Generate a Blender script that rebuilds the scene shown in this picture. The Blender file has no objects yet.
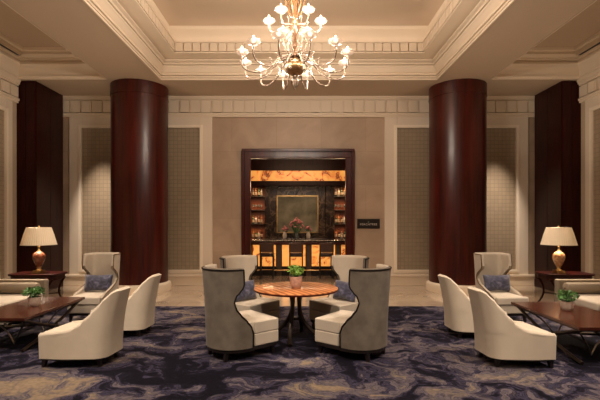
import bpy, math, random
from mathutils import Vector, Matrix, noise
PI = math.pi
R = math.radians
C = bpy.context.scene.collection
SC = bpy.context.scene
random.seed(7)

# ------------------------------------------------------------------ materials
def new_mat(name):
    m = bpy.data.materials.new(name); m.use_nodes = True
    nt = m.node_tree
    return m, nt, nt.nodes['Principled BSDF']

def pm(name, col, rough=.5, metal=0, spec=.5, coat=0, trans=0, alpha=1, emit=None, es=0, nscale=0, namt=0, bump=0, bscale=60, sheen=0, stretch=(1, 1, 1), coatr=.08):
    m, nt, b = new_mat(name)
    b.inputs['Base Color'].default_value = (*col, 1)
    b.inputs['Roughness'].default_value = rough
    b.inputs['Metallic'].default_value = metal
    b.inputs['Specular IOR Level'].default_value = spec
    b.inputs['Coat Weight'].default_value = coat
    b.inputs['Coat Roughness'].default_value = coatr
    b.inputs['Transmission Weight'].default_value = trans
    b.inputs['Sheen Weight'].default_value = sheen
    b.inputs['Alpha'].default_value = alpha
    if emit:
        b.inputs['Emission Color'].default_value = (*emit, 1)
        b.inputs['Emission Strength'].default_value = es
    tc = nt.nodes.new('ShaderNodeTexCoord')
    mp = nt.nodes.new('ShaderNodeMapping'); mp.inputs['Scale'].default_value = stretch
    nt.links.new(tc.outputs['Object'], mp.inputs[0])
    if namt:
        n = nt.nodes.new('ShaderNodeTexNoise'); n.inputs['Scale'].default_value = nscale
        n.inputs['Detail'].default_value = 6
        nt.links.new(mp.outputs[0], n.inputs[0])
        r = nt.nodes.new('ShaderNodeValToRGB')
        r.color_ramp.elements[0].position = .3; r.color_ramp.elements[1].position = .7
        r.color_ramp.elements[0].color = (*[c * (1 - namt) for c in col], 1)
        r.color_ramp.elements[1].color = (*[min(1, c * (1 + namt)) for c in col], 1)
        nt.links.new(n.outputs[0], r.inputs[0]); nt.links.new(r.outputs[0], b.inputs['Base Color'])
    if bump:
        n2 = nt.nodes.new('ShaderNodeTexNoise'); n2.inputs['Scale'].default_value = bscale
        nt.links.new(mp.outputs[0], n2.inputs[0])
        bp = nt.nodes.new('ShaderNodeBump'); bp.inputs['Strength'].default_value = bump
        bp.inputs['Distance'].default_value = .01
        nt.links.new(n2.outputs[0], bp.inputs['Height']); nt.links.new(bp.outputs[0], b.inputs['Normal'])
    return m

def ramp(nt, stops, interp='LINEAR'):
    r = nt.nodes.new('ShaderNodeValToRGB'); cr = r.color_ramp; cr.interpolation = interp
    while len(cr.elements) > 1: cr.elements.remove(cr.elements[-1])
    cr.elements[0].position = stops[0][0]; cr.elements[0].color = (*stops[0][1], 1)
    for p, c in stops[1:]:
        e = cr.elements.new(p); e.color = (*c, 1)
    return r

def wood_mat(name, dark, light, rough=.25, coat=.6, scale=3, stretch=(6, 6, .35), dist=1.0, coatr=.12, spec=.5):
    m, nt, b = new_mat(name)
    tc = nt.nodes.new('ShaderNodeTexCoord'); mp = nt.nodes.new('ShaderNodeMapping')
    mp.inputs['Scale'].default_value = stretch
    n = nt.nodes.new('ShaderNodeTexNoise'); n.inputs['Scale'].default_value = scale
    n.inputs['Detail'].default_value = 7; n.inputs['Distortion'].default_value = dist
    r = ramp(nt, [(.3, dark), (.7, light)])
    L = nt.links
    L.new(tc.outputs['Object'], mp.inputs[0]); L.new(mp.outputs[0], n.inputs[0])
    L.new(n.outputs[0], r.inputs[0]); L.new(r.outputs[0], b.inputs['Base Color'])
    b.inputs['Roughness'].default_value = rough
    b.inputs['Coat Weight'].default_value = coat; b.inputs['Coat Roughness'].default_value = coatr
    b.inputs['Specular IOR Level'].default_value = spec
    return m

def brick_mat(name, c1, c2, mortar, w, h, ms, rough, offset=.5, axis='XZ', nmix=.0, coat=0, bias=0):
    m, nt, b = new_mat(name); L = nt.links
    tc = nt.nodes.new('ShaderNodeTexCoord')
    sp = nt.nodes.new('ShaderNodeSeparateXYZ'); cb = nt.nodes.new('ShaderNodeCombineXYZ')
    L.new(tc.outputs['Object'], sp.inputs[0])
    L.new(sp.outputs[axis[0]], cb.inputs[0]); L.new(sp.outputs[axis[1]], cb.inputs[1])
    bk = nt.nodes.new('ShaderNodeTexBrick'); bk.offset = offset
    L.new(cb.outputs[0], bk.inputs['Vector'])
    bk.inputs['Color1'].default_value = (*c1, 1); bk.inputs['Color2'].default_value = (*c2, 1)
    bk.inputs['Mortar'].default_value = (*mortar, 1)
    bk.inputs['Scale'].default_value = 1; bk.inputs['Mortar Size'].default_value = ms
    bk.inputs['Mortar Smooth'].default_value = .3; bk.inputs['Bias'].default_value = bias
    bk.inputs['Brick Width'].default_value = w; bk.inputs['Row Height'].default_value = h
    out = bk.outputs['Color']
    if nmix:
        n = nt.nodes.new('ShaderNodeTexNoise'); n.inputs['Scale'].default_value = 1.6
        n.inputs['Detail'].default_value = 7; n.inputs['Distortion'].default_value = .8
        L.new(tc.outputs['Object'], n.inputs[0])
        rr = ramp(nt, [(.3, (1 - nmix,) * 3), (.7, (1, 1, 1))])
        L.new(n.outputs[0], rr.inputs[0])
        mx = nt.nodes.new('ShaderNodeMix'); mx.data_type = 'RGBA'; mx.blend_type = 'MULTIPLY'
        mx.inputs[0].default_value = 1
        L.new(out, mx.inputs[6]); L.new(rr.outputs[0], mx.inputs[7]); out = mx.outputs[2]
    L.new(out, b.inputs['Base Color'])
    b.inputs['Roughness'].default_value = rough; b.inputs['Coat Weight'].default_value = coat
    return m

PLASTER = pm('plaster', (.52, .40, .285), .75, nscale=.7, namt=.03)
TRIM = pm('painted_trim', (.75, .63, .485), .55, nscale=1, namt=.02)
TRIMF = pm('painted_flat_surround', (.76, .65, .52), .6, nscale=1, namt=.02)
BEAD = pm('bright_painted_bead', (.88, .77, .62), .5, nscale=1, namt=.02)
STONE = brick_mat('travertine', (.46, .335, .235), (.50, .36, .255), (.39, .28, .195), 1.2, .9, .005, .5, .5, 'XZ', .22)
GRIDX = brick_mat('woven_wallcovering', (.31, .24, .165), (.35, .27, .185), (.24, .185, .125), .105, .105, .008, .45, 0, 'XZ')
GRIDY = brick_mat('woven_wallcovering_side', (.31, .24, .165), (.35, .27, .185), (.24, .185, .125), .105, .105, .008, .45, 0, 'YZ')
MARBLE = brick_mat('marble_floor', (.52, .40, .28), (.56, .43, .31), (.38, .28, .2), 1.0, 1.0, .004, .12, .5, 'XY', .25, .5)
MAHOG = wood_mat('mahogany', (.022, .0018, .001), (.080, .0065, .003), .33, .08, 2.2, (5, 5, .3), spec=.42)
DARKW = wood_mat('dark_wood', (.013, .0014, .0012), (.038, .0040, .0028), .36, .0, 3, (5, 5, .6), spec=.22)
EBONY = pm('ebonised_wood', (.012, .008, .007), .35, nscale=8, namt=.3)
TABLEW = wood_mat('coffee_table_veneer', (.045, .010, .005), (.085, .020, .010), .24, .4, 3, (1, 7, 1), .6)
CREAM = pm('cream_upholstery', (.62, .53, .41), .75, sheen=.2, nscale=5, namt=.05, bump=.15, bscale=250)
CREAMD = pm('oatmeal_upholstery', (.52, .445, .35), .8, sheen=.2, nscale=5, namt=.05, bump=.15, bscale=250)
TAN = pm('tan_upholstery', (.25, .195, .13), .8, sheen=.2, nscale=5, namt=.06, bump=.15, bscale=250)
VELVET = pm('grey_velvet', (.135, .110, .083), .75, sheen=.08, nscale=7, namt=.22, bump=.2, bscale=120)
PIPING = pm('dark_piping', (.008, .005, .004), .6, spec=.2, nscale=20, namt=.2)
NAIL = pm('brass_nails', (.25, .17, .09), .4, metal=.8, nscale=20, namt=.3)
BRONZE = pm('dark_bronze', (.035, .022, .016), .38, metal=.6, nscale=10, namt=.2)
STEEL = pm('brushed_metal', (.62, .55, .48), .3, metal=1, nscale=10, namt=.1)
GOLD = pm('gold_metal', (.34, .20, .10), .3, metal=1, nscale=10, namt=.15)
BRASS = pm('antique_brass', (.45, .29, .12), .3, metal=1, nscale=10, namt=.2)
POTW = pm('white_ceramic', (.66, .56, .47), .35, nscale=30, namt=.12)
POTP = pm('blush_ceramic', (.52, .34, .27), .3, nscale=26, namt=.25)
SOIL = pm('soil', (.03, .02, .012), .9, nscale=30, namt=.4)
LEAF = pm('leaf_green', (.055, .15, .028), .5, nscale=14, namt=.45)
LEAFB = pm('leaf_bright', (.22, .42, .07), .5, nscale=14, namt=.4)
BLACK = pm('black_slot', (.006, .005, .004), .6, nscale=5, namt=.1)
POSTM = pm('brown_stone_post', (.10, .062, .04), .4, nscale=5, namt=.25)
SHELFB = pm('shelf_back_lacquer', (.22, .055, .015), .35, nscale=6, namt=.2)
PINK = pm('pink_petals', (.40, .15, .15), .6, nscale=9, namt=.4)
LEATHER = pm('brown_leather', (.07, .028, .016), .4, nscale=9, namt=.2)
LETTER = pm('letter_metal', (.62, .55, .50), .4, metal=.3, nscale=9, namt=.05)
PLAQ = pm('plaque_black', (.012, .008, .007), .3, nscale=9, namt=.1)
MIRROR = pm('mirror_glass', (.46, .50, .44), .06, metal=1, nscale=2.2, namt=.45)
SHADE = None
GLASSC = pm('blown_glass', (.52, .40, .31), .12, trans=.45, spec=.6, nscale=6, namt=.06)
CUPG = pm('cup_glass', (.85, .72, .62), .12, trans=.55, spec=.6, emit=(1, .72, .5), es=.2, nscale=6, namt=.03)
AMBERG = pm('amber_glass', (.20, .10, .045), .15, trans=.35, nscale=6, namt=.15)
BULB = pm('lit_bulb', (1, .9, .8), .5, emit=(1, .80, .60), es=9, nscale=5, namt=.01)
CLEAR = pm('shelf_glass', (.7, .75, .7), .1, trans=.8, nscale=5, namt=.02)

def marble_dark():
    m, nt, b = new_mat('dark_marble'); L = nt.links
    tc = nt.nodes.new('ShaderNodeTexCoord'); n = nt.nodes.new('ShaderNodeTexNoise')
    n.inputs['Scale'].default_value = 1.5; n.inputs['Detail'].default_value = 7; n.inputs['Distortion'].default_value = 1.6
    r = ramp(nt, [(.3, (.008, .005, .004)), (.48, (.028, .016, .010)), (.54, (.10, .065, .042)), (.58, (.025, .015, .010)), (.8, (.012, .007, .005))])
    L.new(tc.outputs['Object'], n.inputs[0]); L.new(n.outputs[0], r.inputs[0]); L.new(r.outputs[0], b.inputs['Base Color'])
    b.inputs['Roughness'].default_value = .2
    return m
DMARB = marble_dark()

def onyx(name, strength, scale=2.2):
    m, nt, b = new_mat(name); L = nt.links
    tc = nt.nodes.new('ShaderNodeTexCoord'); n = nt.nodes.new('ShaderNodeTexNoise')
    n.inputs['Scale'].default_value = scale; n.inputs['Detail'].default_value = 6; n.inputs['Distortion'].default_value = 2.4
    r = ramp(nt, [(.0, (1, .46, .12)), (.50, (.95, .38, .08)), (.58, (.75, .22, .04)), (.60, (.14, .025, .01)), (.635, (.45, .11, .025)), (.67, (.9, .34, .08)), (1, (1, .5, .18))])
    L.new(tc.outputs['Object'], n.inputs[0]); L.new(n.outputs[0], r.inputs[0])
    L.new(r.outputs[0], b.inputs['Base Color']); L.new(r.outputs[0], b.inputs['Emission Color'])
    b.inputs['Emission Strength'].default_value = strength; b.inputs['Roughness'].default_value = .3
    return m
ONYX = onyx('backlit_onyx', .62, 1.7)
ONYXB = onyx('backlit_onyx_bar', .75, 2.6)

def shade_mat():
    m, nt, b = new_mat('pleated_shade'); L = nt.links
    b.inputs['Base Color'].default_value = (.85, .76, .62, 1); b.inputs['Roughness'].default_value = .8
    out = nt.nodes['Material Output']
    tr = nt.nodes.new('ShaderNodeBsdfTranslucent'); tr.inputs[0].default_value = (.95, .90, .80, 1)
    mx = nt.nodes.new('ShaderNodeMixShader')
    tc = nt.nodes.new('ShaderNodeTexCoord'); n = nt.nodes.new('ShaderNodeTexNoise'); n.inputs['Scale'].default_value = 15
    r = ramp(nt, [(.2, (.17, .17, .17)), (.8, (.23, .23, .23))])
    L.new(tc.outputs['Object'], n.inputs[0]); L.new(n.outputs[0], r.inputs[0]); L.new(r.outputs[0], mx.inputs[0])
    L.new(b.outputs[0], mx.inputs[1]); L.new(tr.outputs[0], mx.inputs[2]); L.new(mx.outputs[0], out.inputs[0])
    return m
SHADE = shade_mat()

def urn_mat(name, a, bcol):
    m, nt, b = new_mat(name); L = nt.links
    tc = nt.nodes.new('ShaderNodeTexCoord'); n = nt.nodes.new('ShaderNodeTexNoise')
    n.inputs['Scale'].default_value = 7; n.inputs['Detail'].default_value = 6; n.inputs['Distortion'].default_value = 1.5
    r = ramp(nt, [(.35, a), (.65, bcol)])
    L.new(tc.outputs['Object'], n.inputs[0]); L.new(n.outputs[0], r.inputs[0]); L.new(r.outputs[0], b.inputs['Base Color'])
    b.inputs['Roughness'].default_value = .18; b.inputs['Coat Weight'].default_value = .5
    return m
URN_RED = urn_mat('russet_glazed_urn', (.09, .020, .008), (.22, .065, .028))
URN_GOLD = urn_mat('honey_glazed_urn', (.32, .13, .05), (.62, .36, .17))

def pillow_mat():
    m, nt, b = new_mat('ink_blue_fabric'); L = nt.links
    tc = nt.nodes.new('ShaderNodeTexCoord'); n = nt.nodes.new('ShaderNodeTexNoise')
    n.inputs['Scale'].default_value = 9; n.inputs['Detail'].default_value = 6; n.inputs['Distortion'].default_value = 1.8
    r = ramp(nt, [(.38, (.018, .018, .04)), (.58, (.07, .07, .125)), (.74, (.20, .19, .27))])
    L.new(tc.outputs['Object'], n.inputs[0]); L.new(n.outputs[0], r.inputs[0]); L.new(r.outputs[0], b.inputs['Base Color'])
    b.inputs['Roughness'].default_value = .6; b.inputs['Sheen Weight'].default_value = .3
    return m
PILLOW = pillow_mat()

def table_round_mat():
    # walnut top: straight diagonal veneer strips
    m, nt, b = new_mat('strip_veneer'); L = nt.links
    tc = nt.nodes.new('ShaderNodeTexCoord'); mp = nt.nodes.new('ShaderNodeMapping')
    mp.inputs['Rotation'].default_value = (0, 0, R(-28))
    w = nt.nodes.new('ShaderNodeTexWave'); w.inputs['Scale'].default_value = 3.4; w.inputs['Distortion'].default_value = 1.2
    w.inputs['Detail'].default_value = 3; w.inputs['Detail Scale'].default_value = 2
    r = ramp(nt, [(.0, (.20, .055, .016)), (.35, (.42, .145, .045)), (1, (.58, .23, .08))])
    L.new(tc.outputs['Object'], mp.inputs[0]); L.new(mp.outputs[0], w.inputs[0])
    L.new(w.outputs[0], r.inputs[0]); L.new(r.outputs[0], b.inputs['Base Color'])
    b.inputs['Roughness'].default_value = .33; b.inputs['Coat Weight'].default_value = .15
    return m
RTOP = table_round_mat()

BLOBS = [  # x, y, rx, ry, amount : <0 lighter (beige), >0 darker (navy)
    (-2.9, 4.35, 1.1, .35, -.12), (0.5, 4.25, .7, .2, -.10), (-.9, 4.6, 1.0, .5, .10), (.9, 5.0, .6, .5, .06),
    (-1.6, 5.0, .7, .6, .05), (1.6, 5.6, .8, 1.0, -.02), (1.9, 4.3, .5, .3, -.05), (-3.6, 5.6, .9, .9, .10),
    (3.6, 5.6, .9, .9, .10), (0, 6.2, .9, .9, .12), (-2.2, 7.8, 1.6, .5, -.06), (2.0, 7.6, 1.2, .7, .06), (1.0, 7.9, .8, .4, .0)]
def rug_mat():
    m, nt, b = new_mat('ink_wash_carpet'); L = nt.links; N = nt.nodes.new
    tc = N('ShaderNodeTexCoord')
    # domain warp
    n0 = N('ShaderNodeTexNoise'); n0.inputs['Scale'].default_value = 1.1; n0.inputs['Detail'].default_value = 3
    L.new(tc.outputs['Object'], n0.inputs[0])
    s0 = N('ShaderNodeVectorMath'); s0.operation = 'SUBTRACT'; s0.inputs[1].default_value = (.5, .5, .5)
    L.new(n0.outputs['Color'], s0.inputs[0])
    m0 = N('ShaderNodeVectorMath'); m0.operation = 'SCALE'; m0.inputs['Scale'].default_value = 1.5
    L.new(s0.outputs[0], m0.inputs[0])
    a0 = N('ShaderNodeVectorMath'); a0.operation = 'ADD'
    L.new(tc.outputs['Object'], a0.inputs[0]); L.new(m0.outputs[0], a0.inputs[1])
    mp = N('ShaderNodeMapping'); mp.inputs['Scale'].default_value = (1.9, 2.7, 1)
    L.new(a0.outputs[0], mp.inputs[0])
    n1 = N('ShaderNodeTexNoise'); n1.inputs['Scale'].default_value = 1.15; n1.inputs['Detail'].default_value = 8
    n1.inputs['Roughness'].default_value = .66; n1.inputs['Distortion'].default_value = .6
    L.new(mp.outputs[0], n1.inputs[0])
    val = n1.outputs[0]
    for (x, y, rx, ry, am) in BLOBS:
        if not am: continue
        q = N('ShaderNodeVectorMath'); q.operation = 'SUBTRACT'; q.inputs[1].default_value = (x, y, 0)
        w2 = N('ShaderNodeVectorMath'); w2.operation = 'SCALE'; w2.inputs['Scale'].default_value = .5
        L.new(s0.outputs[0], w2.inputs[0])
        ww = N('ShaderNodeVectorMath'); ww.operation = 'ADD'
        L.new(tc.outputs['Object'], ww.inputs[0]); L.new(w2.outputs[0], ww.inputs[1])
        L.new(ww.outputs[0], q.inputs[0])
        mm = N('ShaderNodeVectorMath'); mm.operation = 'MULTIPLY'; mm.inputs[1].default_value = (1 / rx, 1 / ry, 0)
        L.new(q.outputs[0], mm.inputs[0])
        ln = N('ShaderNodeVectorMath'); ln.operation = 'LENGTH'; L.new(mm.outputs[0], ln.inputs[0])
        mr = N('ShaderNodeMapRange'); mr.interpolation_type = 'SMOOTHSTEP'
        mr.inputs['From Min'].default_value = .3; mr.inputs['From Max'].default_value = 1.4
        mr.inputs['To Min'].default_value = -am; mr.inputs['To Max'].default_value = 0
        L.new(ln.outputs['Value'], mr.inputs['Value'])
        ad = N('ShaderNodeMath'); ad.operation = 'ADD'
        L.new(val, ad.inputs[0]); L.new(mr.outputs[0], ad.inputs[1]); val = ad.outputs[0]
    r = ramp(nt, [(.0, (.006, .005, .010)), (.40, (.007, .006, .012)), (.455, (.014, .012, .022)), (.485, (.060, .053, .092)), (.505, (.016, .014, .026)), (.53, (.085, .070, .088)),
                  (.56, (.15, .125, .142)), (.585, (.07, .06, .08)), (.615, (.16, .13, .12)), (.68, (.24, .18, .125)), (1, (.28, .21, .14))])
    L.new(val, r.inputs[0])
    # fine fibre speckle
    n2 = N('ShaderNodeTexNoise'); n2.inputs['Scale'].default_value = 26; n2.inputs['Detail'].default_value = 4
    L.new(tc.outputs['Object'], n2.inputs[0])
    r2 = ramp(nt, [(.35, (.72, .72, .72)), (.65, (1.0, 1.0, 1.0))]); L.new(n2.outputs[0], r2.inputs[0])
    mx = N('ShaderNodeMix'); mx.data_type = 'RGBA'; mx.blend_type = 'MULTIPLY'; mx.inputs[0].default_value = 1
    L.new(r.outputs[0], mx.inputs[6]); L.new(r2.outputs[0], mx.inputs[7]); L.new(mx.outputs[2], b.inputs['Base Color'])
    b.inputs['Roughness'].default_value = .95; b.inputs['Specular IOR Level'].default_value = .1
    bp = N('ShaderNodeBump'); bp.inputs['Strength'].default_value = .3; bp.inputs['Distance'].default_value = .01
    L.new(n2.outputs[0], bp.inputs['Height']); L.new(bp.outputs[0], b.inputs['Normal'])
    return m
CARPET = rug_mat()

# ------------------------------------------------------------------ mesh kit
class MB:
    def __init__(s): s.v = []; s.f = []
    def add(s, vs, fs):
        o = len(s.v); s.v += [tuple(p) for p in vs]; s.f += [tuple(i + o for i in f) for f in fs]
        return s
    def box(s, x0, x1, y0, y1, z0, z1):
        return s.add([(x0, y0, z0), (x1, y0, z0), (x1, y1, z0), (x0, y1, z0), (x0, y0, z1), (x1, y0, z1), (x1, y1, z1), (x0, y1, z1)],
                     [(0, 3, 2, 1), (4, 5, 6, 7), (0, 1, 5, 4), (1, 2, 6, 5), (2, 3, 7, 6), (3, 0, 4, 7)])
    def prism(s, poly, z0, z1, sc0=1, sc1=1):
        n = len(poly)
        vs = [(x * sc0, y * sc0, z0) for x, y in poly] + [(x * sc1, y * sc1, z1) for x, y in poly]
        return s.add(vs, [tuple(range(n - 1, -1, -1)), tuple(range(n, 2 * n))] + [(i, (i + 1) % n, n + (i + 1) % n, n + i) for i in range(n)])
    def taper(s, x, y, z0, z1, w0, w1, dx=0, dy=0):
        a, b = w0 / 2, w1 / 2
        return s.add([(x + dx - a, y + dy - a, z0), (x + dx + a, y + dy - a, z0), (x + dx + a, y + dy + a, z0), (x + dx - a, y + dy + a, z0),
                      (x - b, y - b, z1), (x + b, y - b, z1), (x + b, y + b, z1), (x - b, y + b, z1)],
                     [(0, 3, 2, 1), (4, 5, 6, 7), (0, 1, 5, 4), (1, 2, 6, 5), (2, 3, 7, 6), (3, 0, 4, 7)])
    def lathe(s, prof, seg=24, c=(0, 0, 0), wob=None):
        vs = []; fs = []
        for i, (r, z) in enumerate(prof):
            for j in range(seg):
                a = 2 * PI * j / seg
                rr = r * (1 + (wob(a, z) if wob else 0))
                vs.append((c[0] + rr * math.cos(a), c[1] + rr * math.sin(a), c[2] + z))
        for i in range(len(prof) - 1):
            for j in range(seg):
                k = (j + 1) % seg
                fs.append((i * seg + j, i * seg + k, (i + 1) * seg + k, (i + 1) * seg + j))
        if prof[0][0] > 1e-4: fs.append(tuple(range(seg - 1, -1, -1)))
        if prof[-1][0] > 1e-4: fs.append(tuple((len(prof) - 1) * seg + j for j in range(seg)))
        return s.add(vs, fs)
    def tube(s, pts, r, seg=8, flat=None, closed=False):
        pts = [Vector(p) for p in pts]; n = len(pts); vs = []; fs = []
        rs = r if isinstance(r, (list, tuple)) else [r] * n
        up = None
        for i, p in enumerate(pts):
            if closed: t = pts[(i + 1) % n] - pts[i - 1]
            else: t = pts[min(i + 1, n - 1)] - pts[max(i - 1, 0)]
            t.normalize()
            if up is None:
                up = Vector((0, 0, 1)) if abs(t.z) < .9 else Vector((1, 0, 0))
            a = t.cross(up)
            if a.length < 1e-4: a = t.orthogonal()
            a.normalize(); bb = a.cross(t).normalized(); up = bb
            for j in range(seg):
                th = 2 * PI * j / seg
                vs.append(p + a * math.cos(th) * rs[i] + bb * math.sin(th) * rs[i] * (flat or 1))
        m = n if closed else n - 1
        for i in range(m):
            for j in range(seg):
                k = (j + 1) % seg; q = (i + 1) % n
                fs.append((i * seg + j, i * seg + k, q * seg + k, q * seg + j))
        if not closed:
            fs.append(tuple(range(seg - 1, -1, -1))); fs.append(tuple((n - 1) * seg + j for j in range(seg)))
        return s.add(vs, fs)
    def ball(s, c, rx, ry=None, rz=None, seg=14, rings=8, power=1):
        ry = ry or rx; rz = rz or rx; vs = []; fs = []
        def sp(v): return math.copysign(abs(v) ** power, v)
        for i in range(rings + 1):
            ph = -PI / 2 + PI * i / rings
            for j in range(seg):
                a = 2 * PI * j / seg
                vs.append((c[0] + rx * sp(math.cos(ph)) * sp(math.cos(a)), c[1] + ry * sp(math.cos(ph)) * sp(math.sin(a)), c[2] + rz * sp(math.sin(ph))))
        for i in range(rings):
            for j in range(seg):
                k = (j + 1) % seg
                fs.append((i * seg + j, i * seg + k, (i + 1) * seg + k, (i + 1) * seg + j))
        return s.add(vs, fs)
    def build(s, name, mat, parent=None, smooth=35, bevel=0, bseg=2, sub=0):
        me = bpy.data.meshes.new(name); me.from_pydata(s.v, [], s.f)
        import bmesh
        bm = bmesh.new(); bm.from_mesh(me)
        bmesh.ops.remove_doubles(bm, verts=bm.verts, dist=1e-5)
        bmesh.ops.recalc_face_normals(bm, faces=bm.faces)
        bm.to_mesh(me); bm.free()
        me.materials.append(mat)
        if smooth:
            for p in me.polygons: p.use_smooth = True
            me.set_sharp_from_angle(angle=R(smooth))
        o = bpy.data.objects.new(name, me); C.objects.link(o)
        if bevel:
            b = o.modifiers.new('bevel', 'BEVEL'); b.width = bevel; b.segments = bseg; b.limit_method = 'ANGLE'; b.angle_limit = R(40)
        if sub:
            q = o.modifiers.new('sub', 'SUBSURF'); q.levels = sub; q.render_levels = sub
        if parent: o.parent = parent
        return o

def tag(o, label, cat, group=None, kind=None):
    o['label'] = label; o['category'] = cat
    if group: o['group'] = group
    if kind: o['kind'] = kind
    return o
def thing(name, label, cat, loc=(0, 0, 0), rz=0, group=None):
    o = bpy.data.objects.new(name, None); C.objects.link(o)
    o.location = loc; o.rotation_euler = (0, 0, rz); o.empty_display_size = .1
    return tag(o, label, cat, group)
def struct(o): o['kind'] = 'structure'; return o
def dup(o, loc=None, rz=None, label=None, group=None, mats=None, parent=None):
    c = o.copy(); C.objects.link(c)
    if parent: c.parent = parent
    if loc is not None: c.location = loc
    if rz is not None: c.rotation_euler = (0, 0, rz)
    if label: c['label'] = label
    if group: c['group'] = group
    for ch in list(o.children): dup(ch, parent=c)
    return c
def lerp_tab(tab, z):
    if z <= tab[0][0]: return tab[0][1]
    for (a, va), (b, vb) in zip(tab, tab[1:]):
        if z <= b:
            t = (z - a) / (b - a); t = t * t * (3 - 2 * t) * .6 + t * .4
            return va + (vb - va) * t
    return tab[-1][1]

# ------------------------------------------------------------------ setting
WY = 11.3; WX = 6.7; ZC = 5.06; BY = -6.0
struct(MB().box(-WX - .3, WX + .3, BY - .3, WY + .3, -.2, 0).build('floor', MARBLE, smooth=0))
# front (north) wall with the bar opening
OX0, OX1, OZ = -1.37, 1.33, 3.52
w = MB().box(-WX - .3, OX0, WY, WY + .3, 0, 6.2).box(OX1, WX + .3, WY, WY + .3, 0, 6.2).box(OX0, OX1, WY, WY + .3, OZ, 6.2)
struct(w.build('wall_north', STONE, smooth=0))
struct(MB().box(-WX - .3, -WX, BY, WY, 0, 6.2).build('wall_left', PLASTER, smooth=0))
struct(MB().box(WX, WX + .3, BY, WY, 0, 6.2).build('wall_right', PLASTER, smooth=0))
struct(MB().box(-WX - .3, WX + .3, BY - .3, BY, 0, 6.2).build('wall_south', PLASTER, smooth=0))
# ceiling: soffit beams
TX, TY0, TY1 = 3.28, 2.06, 9.94
AX0, AX1, AY0, AY1 = 4.5, 6.62, 2.06, 9.9
c = MB()
c.box(-WX - .3, WX + .3, TY1, WY, ZC, 6.3)
c.box(-WX - .3, WX + .3, BY, TY0, ZC, 6.3)
for s in (-1, 1):
    a, b = sorted((s * TX, s * AX0)); c.box(a, b, TY0, TY1, ZC, 6.3)
    a, b = sorted((s * AX1, s * (WX + .3))); c.box(a, b, TY0, TY1, ZC, 6.3)
    a, b = sorted((s * AX0, s * AX1)); c.box(a, b, TY0, TY1, 5.67, 6.3)
c.box(-TX, TX, TY0, TY1, 6.2, 6.3)
struct(c.build('ceiling', PLASTER, smooth=0))

def loop_mould(prof, x0, x1, y0, y1):
    m = MB(); n = len(prof); vs = []; fs = []
    for e, z in prof: vs += [(x0 + e, y0 + e, z), (x1 - e, y0 + e, z), (x1 - e, y1 - e, z), (x0 + e, y1 - e, z)]
    for i in range(n - 1):
        for j in range(4):
            k = (j + 1) % 4; fs.append((i * 4 + j, i * 4 + k, (i + 1) * 4 + k, (i + 1) * 4 + j))
    return m.add(vs, fs)
TPROF = [(0, 5.055), (.03, 5.05), (.035, 5.075), (.03, 5.09), (-.01, 5.093), (-.01, 5.105), (.03, 5.108), (.03, 5.145), (-.005, 5.148), (-.005, 5.16), (.05, 5.163), (.055, 5.19), (.04, 5.215), (.01, 5.218), (.01, 5.23), (.035, 5.26), (.065, 5.31), (.105, 5.345), (.11, 5.365), (.07, 5.368), (.07, 5.38),
         (.13, 5.383), (.135, 5.42), (.09, 5.423), (.09, 5.435), (.14, 5.455), (.17, 5.47), (.17, 5.495), (.14, 5.51), (.47, 5.51), (.47, 5.535), (.43, 5.54), (.445, 5.735), (.50, 5.735), (.50, 5.76), (.47, 5.765), (.25, 5.765), (.25, 6.08), (.27, 6.15), (.32, 6.198)]
struct(loop_mould(TPROF, -TX, TX, TY0, TY1).build('trim_1', TRIM, smooth=30))
# dentil blocks of the tray
d = MB()
def dent(m, x0, x1, y0, y1): m.box(min(x0, x1), max(x0, x1), min(y0, y1), max(y0, y1), 5.55, 5.73)
k = -2.78
while k < 2.7:
    dent(d, k, k + .168, TY1 - .485, TY1 - .39); dent(d, k, k + .168, TY0 + .39, TY0 + .485); k += .195
k = TY0 + .5
while k < TY1 - .55:
    dent(d, -TX + .39, -TX + .485, k, k + .168); dent(d, TX - .485, TX - .39, k, k + .168); k += .195
struct(d.build('trim_2', TRIM, smooth=0))
APROF = [(0, 5.055), (.02, 5.055), (.02, 5.10), (.04, 5.11), (.04, 5.14), (.02, 5.15), (.03, 5.22), (.07, 5.30), (.13, 5.36), (.15, 5.37), (.15, 5.41), (.12, 5.42), (.12, 5.46), (.2, 5.47), (.2, 5.50), (.30, 5.54), (.30, 5.60), (.34, 5.61), (.36, 5.67), (.36, 5.675)]
for s, nm in ((-1, 'trim_3'), (1, 'trim_4')):
    a, b = sorted((s * AX0, s * AX1))
    struct(loop_mould(APROF, a, b, AY0, AY1).build(nm, TRIM, smooth=30))
# friezes: north wall
def frieze(m, along, a0, a1, face, out, z0, z1, n):
    # along 'x': runs in X at y=face, out = direction toward the room
    def bx(p0, p1, d0, d1, q0, q1):
        lo, hi = sorted((face + out * d0, face + out * d1))
        if along == 'x': m.box(p0, p1, lo, hi, q0, q1)
        else: m.box(lo, hi, p0, p1, q0, q1)
    bx(a0, a1, -.02, .035, z0 + .0, z1)
    bx(a0, a1, 0, .11, z1 - .05, z1); bx(a0, a1, 0, .08, z1 - .09, z1 - .05)
    bx(a0, a1, 0, .10, z0, z0 + .05); bx(a0, a1, 0, .075, z0 - .05, z0)
    st = (a1 - a0) / n
    for i in range(n):
        p = a0 + i * st
        bx(p + .02, p + st - .02, 0, .085, z0 + .07, z1 - .12)
        if i % 3 == 0: bx(p + .05, p + st - .05, 0, .105, z0 + .07, z1 - .14)
m = MB(); frieze(m, 'x', -WX, WX, WY, -1, 4.56, ZC, 46); struct(m.build('trim_5', TRIM, smooth=0))
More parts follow.
